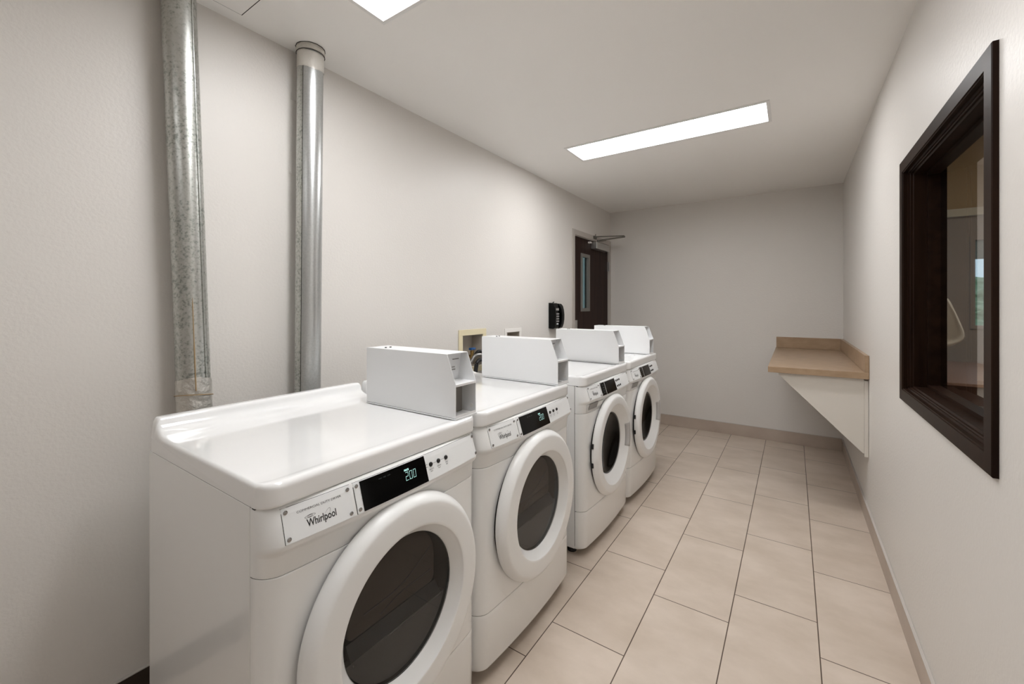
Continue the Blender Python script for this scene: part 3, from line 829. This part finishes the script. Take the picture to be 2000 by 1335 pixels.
# ------------------------------------------------------------------ coin boxes on top
def make_coin_box(loc, label):
    t = thing('coin_box', label, 'coin box', loc, 'white metal coin boxes standing on the machines')
    L, Wd, H = 0.447, 0.102, 0.208      # local: x 0..L (front at L), y 0..Wd, z 0..H
    xs, zs = L-0.037, 0.112             # slant from (xs,H) to (L,zs)
    th = 0.0018
    prof = [(0, 0.0052), (0, H), (xs, H), (L, zs), (L, 0.0052)]
    bm = new_bm()
    prism(bm, prof, 'y', 0, th); prism(bm, prof, 'y', Wd-th, Wd)
    box(bm, 0, xs+0.0006, th, Wd-th, H-th, H)
    box(bm, 0, th, th, Wd-th, 0.0052, H-th)
    off = (-L/2, -Wd/2, 0)
    obj('housing', bm, 'sheet', t, off)
    bm = new_bm(); box(bm, 0.001, L+0.002, -0.002, Wd+0.002, 0, 0.004); box(bm, L-0.0015, L, th, Wd-th, 0.004, 0.013)
    obj('base_plate', bm, 'sheet', t, off)
    obj('base_gap', B(0.0008, L-0.0004, 0.0006, 0.0025, 0.004, 0.0052), 'dark', t, off)
    bm = new_bm(); box(bm, L-0.075, L, th, Wd-th, zs-0.0018, zs); box(bm, L-0.0018, L+0.0003, th, Wd-th, zs-0.007, zs)
    obj('shelf', bm, 'sheet', t, off)
    bm = new_bm(); prism(bm, [(L-0.080, zs), (L-0.078, zs), (xs-0.028, H-th), (xs-0.030, H-th)][::-1], 'y', th, Wd-th)
    fp = obj('face_plate', bm, 'sheet', t, off)
    bm = new_bm()
    for q_, (zz, ln) in enumerate(((0.182, 0.030), (0.155, 0.014), (0.146, 0.018))):
        fx = L-0.0778 + ((xs-0.0278)-(L-0.0778))*(zz-zs)/(H-th-zs)
        box(bm, fx-0.001, fx+0.0022, 0.060, 0.060+ln, zz, zz+0.0035)
    obj('instruction_print', bm, 'grey', t, off)
    obj('slot_opening', B(L-0.1079, L-0.1070, 0.006, 0.034, 0.012, zs-0.006), 'dark', t, off)
    bm = new_bm(); box(bm, L-0.062, L-0.060, 0.040, Wd-th, 0.004, zs-0.0018)
    box(bm, L-0.062, L-0.052, 0.038, 0.040, 0.004, zs-0.0018); box(bm, L-0.11, L-0.108, th, 0.04, 0.004, zs-0.0018)
    obj('vault_plate', bm, 'vault', t, off)
    bm = new_bm(); lathe(bm, [(0.0075, 0), (0.0075, -0.0008), (0, -0.001)], 'y', (L-0.018, Wd-th, 0.026), 16)
    obj('hole_light_disc', bm, 'lamp_trim', t, off)  # pale disc stands for light seen through a hole
    bm = new_bm(); lathe(bm, [(0.007, 0), (0.007, 0.0015), (0.0045, 0.003), (0, 0.003)], 'x', (L-0.060, 0.052, 0.024), 16)
    obj('lock_screw', bm, 'chrome', t, off)
    for y in (0.028, 0.050):
        bm = new_bm(); lathe(bm, [(0.0042, 0), (0.0040, 0.003), (0, 0.0036)], 'z', (0.075, y, H), 12)
        obj('stud', bm, 'plate_edge', t, off)
    return t
ZB = 0.9466
cb = make_coin_box((0.477+0.2235, 1.001+0.051, ZB), 'white coin box on the nearest dryer, its open front showing both compartments')
dup(cb, (0.477+0.2235, 1.703+0.051, ZB), 'white coin box on the second dryer, in front of the cream outlet frame', math.radians(-1.0))
dup(cb, (0.475+0.2235+XW, 2.545+0.051, ZB), 'white coin box on the washer just past the gap in the row', math.radians(-1.0))
dup(cb, (0.480+0.2235+XW, 3.200+0.051, ZB), 'white coin box on the farthest washer, in front of the brown door')

# ------------------------------------------------------------------ outlet boxes in the left wall
def outlet(h, label, m, fw):
    y0, y1, z0, z1 = h
    t = thing('laundry_outlet_box', label, 'outlet box', (0, (y0+y1)/2, z0))
    off = (0, -(y0+y1)/2, -z0)
    bm = new_bm()
    for a in ((y0-fw, y1+fw, z1, z1+fw), (y0-fw, y1+fw, z0-fw, z0), (y0-fw, y0, z0, z1), (y1, y1+fw, z0, z1)):
        box(bm, 0.0, 0.006, a[0], a[1], a[2], a[3])
    obj('frame', bm, m, t, off, bevel=0.0015)
    bm = new_bm()
    box(bm, -0.092, -0.090, y0, y1, z0, z1)
    for a in ((y0, y1, z1-0.002, z1), (y0, y1, z0, z0+0.002)): box(bm, -0.09, 0.0, *a)
    for a in ((y0, y0+0.002, z0, z1), (y1-0.002, y1, z0, z1)): box(bm, -0.09, 0.0, *a)
    obj('recess', bm, 'box_inner', t, off)
    return t, off
t, off = outlet(BOX1, 'cream framed recessed outlet box with a blue tap, behind the first coin boxes', 'cream', 0.039)
bm = new_bm(); vy, vz = 2.232, 0.998
lathe(bm, [(0.012, -0.05), (0.012, 0.0), (0.0135, 0.001), (0.0135, 0.014), (0.009, 0.016), (0.009, 0.022), (0, 0.022)], 'z', (-0.022, vy, vz-0.01), 16)
tube(bm, [(-0.088, vy, vz-0.035), (-0.022, vy, vz-0.035)], 0.011, 12, 1)
v = obj('valve', bm, 'brass', t, off, smooth=True)
bm = new_bm(); box(bm, -0.034, -0.008, vy-0.024, vy+0.024, vz+0.012, vz+0.026); lathe(bm, [(0.009, 0), (0.009, 0.012), (0, 0.012)], 'z', (-0.022, vy, vz+0.004), 12)
obj('tap_handle', bm, 'blue', v, off, bevel=0.003)
outlet(BOX2, 'off-white framed outlet box showing just above the second coin box', 'offwhite', 0.029)
tag(obj('water_hose', tube(new_bm(), [(-0.020, vy+0.029, vz-0.030), (0.000, vy+0.042, vz-0.003), (0.022, vy+0.075, vz-0.010), (0.042, vy+0.112, vz-0.055), (0.06, vy+0.14, vz-0.13), (0.09, vy+0.14, vz-0.30)], 0.0120), 'hose', smooth=True),
    'outer black water hose curving out of the outlet box', 'hose', 'water hoses behind the machines')
tag(obj('water_hose', tube(new_bm(), [(0.000, vy-0.040, vz-0.070), (0.012, vy-0.012, vz-0.028), (0.030, vy+0.030, vz-0.022), (0.050, vy+0.070, vz-0.052), (0.070, vy+0.095, vz-0.11), (0.09, vy+0.10, vz-0.30)], 0.0115), 'braid', smooth=True),
    'grey braided water hose looping in front of the outlet box', 'hose', 'water hoses behind the machines')
tag(obj('water_hose', tube(new_bm(), [(0.045, vy-0.050, vz-0.16), (0.050, vy-0.035, vz-0.07), (0.065, vy+0.005, vz-0.048), (0.085, vy+0.042, vz-0.075), (0.10, vy+0.060, vz-0.14), (0.11, vy+0.060, vz-0.30)], 0.0140), 'hose', smooth=True),
    'inner thick black hose looping lowest beside the outlet box', 'hose', 'water hoses behind the machines')

# ------------------------------------------------------------------ black wall phone
PX = (0, 3.275, 1.108)
t = thing('wall_phone', 'black wall telephone with keypad mounted left of the brown door', 'telephone', PX)
prof = [(0, 0.004), (0.045, 0.0), (0.060, 0.010), (0.066, 0.04), (0.069, 0.12), (0.064, 0.19), (0.050, 0.224), (0.040, 0.232), (0, 0.234)]
bm = prism(new_bm(), prof, 'y', 0, 0.085)
obj('body', bm, 'black', t, bevel=0.004, seg=3)
hp = [(0.018, 0.006), (0.050, 0.000), (0.072, 0.012), (0.084, 0.045), (0.090, 0.085), (0.091, 0.125), (0.086, 0.170), (0.076, 0.205), (0.058, 0.226), (0.018, 0.230)]
bm = prism(new_bm(), [(a, b) for a, b in hp], 'y', 0.092, 0.142)
obj('handset', bm, 'black', t, bevel=0.008, seg=4)
obj('cradle', B(0, 0.016, 0.086, 0.148, 0.012, 0.222), 'satin_black', t, bevel=0.003)
for r in range(4):
    for c_ in range(3):
        obj('key', B(0.066, 0.0715, 0.024+0.017*c_, 0.036+0.017*c_, 0.062+0.022*r, 0.075+0.022*r), 'grey', t, bevel=0.001)
obj('number_card', B(0.060, 0.0675, 0.020, 0.072, 0.165, 0.185), 'grey', t)
obj('coin_light', B(0.064, 0.0695, 0.030, 0.060, 0.040, 0.050), 'plate', t)
obj('hook', tube(new_bm(), [(0.01, 0.05, 0.228), (0.03, 0.05, 0.243)], 0.004, 8, 1), 'satin_black', t)

# ------------------------------------------------------------------ door in the left wall
y0, y1, z0, z1 = DOOR
t = sthing('door_1', (0, (y0+y1)/2, 0))
off = (0, -(y0+y1)/2, 0)
bm = new_bm(); fw = 0.047
box(bm, -0.10, 0.010, y0-fw, y0, 0, z1+fw); box(bm, -0.10, 0.010, y1, YB-0.001, 0, z1+fw); box(bm, -0.10, 0.010, y0, y1, z1, z1+fw)
bm2 = new_bm()
bm.free(); bm = new_bm()
def ring_boxes(bm, x0, x1, ya, yb_, zb, inner):
    pass
# frame face laps the wall; inner stop sits in the opening
box(bm, 0.0, 0.010, y0-fw, y0+0.006, 0, z1+fw); box(bm, 0.0, 0.010, y1-0.006, YB-0.001, 0, z1+fw); box(bm, 0.0, 0.010, y0+0.006, y1-0.006, z1-0.006, z1+fw)
box(bm, -0.12, 0.0, y0, y0+0.012, 0, z1); box(bm, -0.12, 0.0, y1-0.012, y1, 0, z1); box(bm, -0.12, 0.0, y0+0.012, y1-0.012, z1-0.012, z1)
obj('frame', bm, 'frame_metal', t, off, bevel=0.002)
VIS = (4.010, 4.178, 1.285, 1.835)
leaf = obj('leaf', wall_holes('x', -0.012, -0.056, y0+0.014, y1-0.014, 0.008, z1-0.014, [VIS]), 'brown_door', t, off)
bm = new_bm(); a, b, c_, d = VIS; q = 0.028
for s in ((a-q, b+q, d, d+q), (a-q, b+q, c_-q, c_), (a-q, a, c_, d), (b, b+q, c_, d)): box(bm, -0.012, -0.004, *s)
for s in ((a, b, d-0.006, d), (a, b, c_, c_+0.006), (a, a+0.006, c_, d), (b-0.006, b, c_, d)): box(bm, -0.040, -0.004, *s)
obj('vision_frame', bm, 'vision_frame', leaf, off)
obj('vision_glass', B(-0.036, -0.031, a+0.004, b-0.004, c_+0.004, d-0.004), 'teal_glass', leaf, off)
# lock plate + lever
lk = obj('lock_plate', B(-0.012, -0.007, y0+0.03, y0+0.095, 0.98, 1.17), 'alu', leaf, off, bevel=0.001)
obj('lever', tube(new_bm(), [(-0.010, y0+0.062, 1.06), (0.035, y0+0.062, 1.06), (0.045, y0+0.085, 1.06), (0.045, y0+0.17, 1.058)], 0.009, 12, 4), 'alu', leaf, off, smooth=True)
for z in (1.78, 1.02, 0.25):
    obj('hinge', B(-0.016, 0.014, y1-0.020, y1-0.004, z-0.055, z+0.055), 'alu', t, off, bevel=0.002)
# closer body with folding arm reaching into the room
cl = obj('door_closer', B(-0.011, 0.058, 4.245, 4.62, 1.935, 2.008), 'alu', t, off, bevel=0.004)
bm = new_bm()
lathe(bm, [(0.012, 0), (0.012, 0.035), (0, 0.035)], 'z', (0.035, 4.34, 2.005), 14)
tube(bm, [(0.035, 4.34, 2.033), (0.27, 4.505, 2.076)], 0.0085, 8, 1)
tube(bm, [(0.27, 4.505, 2.088), (0.018, 4.29, 2.070)], 0.0065, 8, 1)
lathe(bm, [(0.011, -0.004), (0.011, 0.012), (0, 0.012)], 'z', (0.27, 4.505, 2.074), 14)
box(bm, 0.010, 0.024, 4.26, 4.33, 2.048, 2.078)
tube(bm, [(0.035, 4.34, 2.03), (0.09, 4.42, 2.045)], 0.010, 8, 1)
tube(bm, [(0.02, 4.30, 2.06), (0.02, 4.30, 2.10)], 0.004, 8, 1)
obj('closer_arm', bm, 'arm', cl, off, smooth=True)
obj('stop_knob', B(-0.012, 0.02, 4.165, 4.20, 1.985, 2.004), 'offwhite', t, off, bevel=0.004)

# ------------------------------------------------------------------ fold down counter in the far right corner
CY, CX0, CZ = 3.240, 1.677, 0.913
XW_, YW_ = XR-0.0015, YB-0.0015
t = thing('folding_counter', 'tan laminate wall counter on a cream triangular bracket in the far right corner', 'counter', (XR, CY, CZ))
off = (-XR, -CY, -CZ)
obj('worktop', B(CX0, XW_, CY, YW_, CZ-0.038, CZ), 'laminate', t, off, bevel=0.0015)
obj('backsplash', B(XR-0.021, XW_, CY, YW_, CZ+0.0006, 1.016), 'laminate', t, off, bevel=0.001)
obj('backsplash', B(CX0+0.004, XR-0.0215, YB-0.020, YW_, CZ+0.0006, 1.016), 'laminate', t, off, bevel=0.001)
bm = prism(new_bm(), [(1.735, CZ-0.038), (XR-0.021, CZ-0.038), (XR-0.021, 0.423), (XR-0.027, 0.423), (1.735, CZ-0.052)], 'y', CY+0.030, CY+0.048)
obj('bracket_panel', bm, 'bracket', t, off, bevel=0.0008)
bm = B(XR-0.0205, XW_, CY+0.026, CY+0.075, 0.405, CZ-0.050)
obj('wall_cleat', bm, 'bracket', t, off, bevel=0.0008)
bm = prism(new_bm(), [(1.735, CZ-0.038), (XR-0.021, CZ-0.038), (XR-0.021, 0.423), (XR-0.027, 0.423), (1.735, CZ-0.052)], 'y', YB-0.06, YB-0.042)
obj('bracket_panel', bm, 'bracket', t, off, bevel=0.0008)

# ------------------------------------------------------------------ interior window on the right wall
t = sthing('window_1', (XR, (WIN[0]+WIN[1])/2, WIN[2]))
off = (-XR, -(WIN[0]+WIN[1])/2, -WIN[2])
ya, yb_, za, zb = WIN
XF = XR-0.012
cw = 0.045
def rect_sweep(prof, ya, yb_, za, zb):
    """profile (outward offset, x) swept round a rectangle with mitred corners"""
    bm = new_bm(); rings = []
    for o, x in prof:
        rings.append([bm.verts.new((x, y, z)) for y, z in ((ya-o, za-o), (yb_+o, za-o), (yb_+o, zb+o), (ya-o, zb+o))])
    n = len(prof)
    for i in range(n):
        A, C_ = rings[i], rings[(i+1) % n]
        for k in range(4): bm.faces.new([A[k], A[(k+1)%4], C_[(k+1)%4], C_[k]])
    bmesh.ops.recalc_face_normals(bm, faces=bm.faces)
    return bm
prof = [(cw, XR-0.0003), (cw, XF+0.002), (cw-0.002, XF), (0.0, XF), (-0.001, XF+0.003), (-0.004, XF+0.004), (-0.004, XF+0.016), (-0.010, XF+0.018), (-0.010, XF+0.022),
        (-0.013, XF+0.024), (-0.013, XF+0.030), (-0.018, XF+0.033), (-0.018, XR+0.092), (0.0, XR+0.092), (0.0, XR-0.0003)]
obj('casing', rect_sweep(prof, ya, yb_, za, zb), 'wood_v', t, off)
prof = [(-0.018, XR+0.058), (-0.030, XR+0.058), (-0.030, XR+0.097), (-0.018, XR+0.097)]
obj('sash', rect_sweep(prof, ya, yb_, za, zb), 'wood', t, off)
obj('pane', B(XR+0.093, XR+0.0965, ya+0.02, yb_-0.02, za+0.02, zb-0.02), 'glass', t, off)
obj('casing_far_side', rect_sweep([(cw, XR+0.11), (cw, XR+0.120), (-0.004, XR+0.120), (-0.004, XR+0.0972), (0.0, XR+0.0972), (0.0, XR+0.11)], ya, yb_, za, zb), 'wood', t, off)

# ------------------------------------------------------------------ lobby beyond the window
LX0, LX1, LY0, LY1, LZ = XR+0.11, 6.4, -1.5, 6.0, 3.0
M['lobby_wall'] = mat('lobby_taupe', (0.34, 0.29, 0.26), 0.6)
M['lobby_warm_lit'] = mat('lobby_warm_lit', (0.42, 0.30, 0.17), 0.6)  # tan carries the warm light on the upper lobby
M['lobby_floor'] = noise_color(mat('lobby_floor', (0.36, 0.27, 0.22), 0.4), 2, (0.30, 0.22, 0.18), (0.40, 0.30, 0.25))
M['table'] = mat('pink_brown_top', (0.34, 0.22, 0.18), 0.35)
M['table_edge'] = mat('brown_table_edge', (0.16, 0.10, 0.08), 0.4)
M['cream_trim'] = mat('lobby_trim', (0.62, 0.56, 0.44), 0.5)
LW = (3.315, 4.35, 1.12, 1.97)
struct(obj('wall_lobby_back', wall_holes('y', LY1, LY1+0.14, LX0, LX1, 0, LZ, [LW]), 'lobby_wall'))
struct(obj('wall_lobby_side', B(LX1, LX1+0.1, LY0, LY1+0.14, 0, LZ), 'lobby_wall'))
struct(obj('wall_lobby_front', B(LX0, LX1, LY0-0.1, LY0, 0, LZ), 'lobby_wall'))
struct(obj('wall_lobby_upper', B(LX0, LX0+0.001, LY0, LY1, ZC+0.16, LZ), 'lobby_warm_lit'))
struct(obj('floor_lobby', B(LX0, LX1+0.1, LY0-0.1, LY1+0.14, -0.1, 0), 'lobby_floor'))
struct(obj('ceiling_lobby', B(LX0, LX1+0.1, LY0-0.1, LY1+0.14, LZ, LZ+0.1), 'lobby_warm_lit'))
struct(obj('trim_1', B(LX0+0.8, LX1, LY1-0.05, LY1, 2.21, 2.285), 'cream_trim'))
struct(obj('trim_2', B(LX0, LX1, LY1-0.02, LY1, 2.285, LZ), 'lobby_warm_lit'))
t = sthing('window_2', (LW[0], LY1, LW[2]))
off = (-LW[0], -LY1, -LW[2])
bm = new_bm(); q = 0.035
for s in ((LW[0]-q, LW[1]+q, LW[3], LW[3]+q), (LW[0]-q, LW[1]+q, LW[2]-q, LW[2]), (LW[0]-q, LW[0], LW[2], LW[3]), (LW[1], LW[1]+q, LW[2], LW[3])):
    box(bm, s[0], s[1], LY1-0.012, LY1, s[2], s[3])
obj('window_frame', bm, 'lobby_wall', t, off)
obj('pane', B(LW[0]+0.001, LW[1]-0.001, LY1+0.06, LY1+0.065, LW[2]+0.001, LW[3]-0.001), 'glass', t, off)
obj('blind', B(LW[0]+0.001, LW[1]-0.001, LY1+0.03, LY1+0.034, LW[3]-0.19, LW[3]-0.001), mat('grey_blue_blind', (0.20, 0.30, 0.34), 0.6), t, off)
# hedge outside
bm = new_bm(); bmesh.ops.create_icosphere(bm, subdivisions=5, radius=1)
for v_ in bm.verts:
    d = v_.co.normalized()
    k = 1 + 0.10*math.sin(9*d.x+2)*math.sin(8*d.y+1) + 0.06*math.sin(23*d.z+11*d.x) + random.uniform(-0.05, 0.05)
    v_.co = Vector((d.x*2.6*k, d.y*0.7*k, d.z*0.95*k))
hd = obj('hedge', bm, noise_color(mat('hedge_leaves', (0.06, 0.16, 0.05), 0.6), 14, (0.10, 0.22, 0.10), (0.45, 0.62, 0.42)), None, (5.0, 8.3, 0.80))
tag(hd, 'green hedge outdoors seen through the small far window', 'hedge')
struct(obj('floor_outside', B(2.4, 9, LY1+0.14, 12, -0.12, -0.02), mat('lawn', (0.10, 0.2, 0.06), 0.9)))
# lamp added out of view to light the lobby
t = thing('ceiling_light', 'unseen square ceiling panel added to light the lobby beyond the window', 'ceiling light', (4.4, 3.2, LZ))
obj('frame', rect_sweep([(0.02, 0.0), (0.02, -0.01), (-0.0, -0.01), (0.0, 0.0)], -0.3, 0.3, -0.3, 0.3), 'lamp_trim', t).rotation_euler = (0, PI/2, 0)
obj('diffuser', B(-0.298, 0.298, -0.298, 0.298, -0.008, -0.004), mat('lobby_fill_diffuser', (0.9,0.9,0.9), 0.5, emit=(1.0, 0.90, 0.74), es=45.0), t)
# white moulded bar chair
t = thing('bar_chair', 'white moulded bar chair back seen through the interior window', 'chair', (2.530, 3.62, 0))
bm = new_bm(); rows = []
for j in range(21):
    v_ = j/20; z = 1.065+0.315*v_
    hw = 0.17*(max(0.0, 1-(1-min(1, v_/0.28))**2.4))**0.5*(1-0.55*v_**1.4)*(max(0.02, 1-max(0, (v_-0.86)/0.14)**2))**0.5
    hw = max(hw, 0.03)
    rows.append([bm.verts.new((-1*hw+2*hw*i/12, 0.10-0.05*(-1+2*i/12)**2+0.03*v_, z)) for i in range(13)])
for A, C_ in zip(rows[:-1], rows[1:]):
    for i in range(12): bm.faces.new([A[i], A[i+1], C_[i+1], C_[i]])
sb = obj('backrest', bm, 'offwhite', t, smooth=True); md = sb.modifiers.new('thick', 'SOLIDIFY'); md.thickness = 0.018
obj('back_post', tube(new_bm(), [(-0.05, 0.10, 0.72), (-0.05, 0.115, 1.1)], 0.012, 8, 1), 'chrome', t)
bm = new_bm(); lathe(bm, [(0, 0.70), (0.145, 0.70), (0.165, 0.715), (0.16, 0.735), (0, 0.725)], 'z', (0, 0, 0), 32)
obj('seat', bm, 'offwhite', t, smooth=True)
for sx, sy in ((-1,-1),(1,-1),(1,1),(-1,1)):
    obj('leg', tube(new_bm(), [(sx*0.09, sy*0.09, 0.71), (sx*0.15, sy*0.15, 0.0)], 0.013, 8, 1), 'chrome', t)
# table
t = thing('lobby_table', 'pink-brown table seen low through the interior window', 'table', (3.35, 5.0, 0))
obj('table_top', B(-0.95, 1.6, -0.85, 0.75, 0.755, 0.775), 'table', t, bevel=0.003)
obj('apron', B(-0.9, 1.55, -0.80, -0.77, 0.62, 0.754), 'table_edge', t)
for sx in (-0.86, 1.5):
    for sy in (-0.74, 0.66): obj('leg', B(sx-0.03, sx+0.03, sy-0.03, sy+0.03, 0, 0.754), 'table_edge', t)
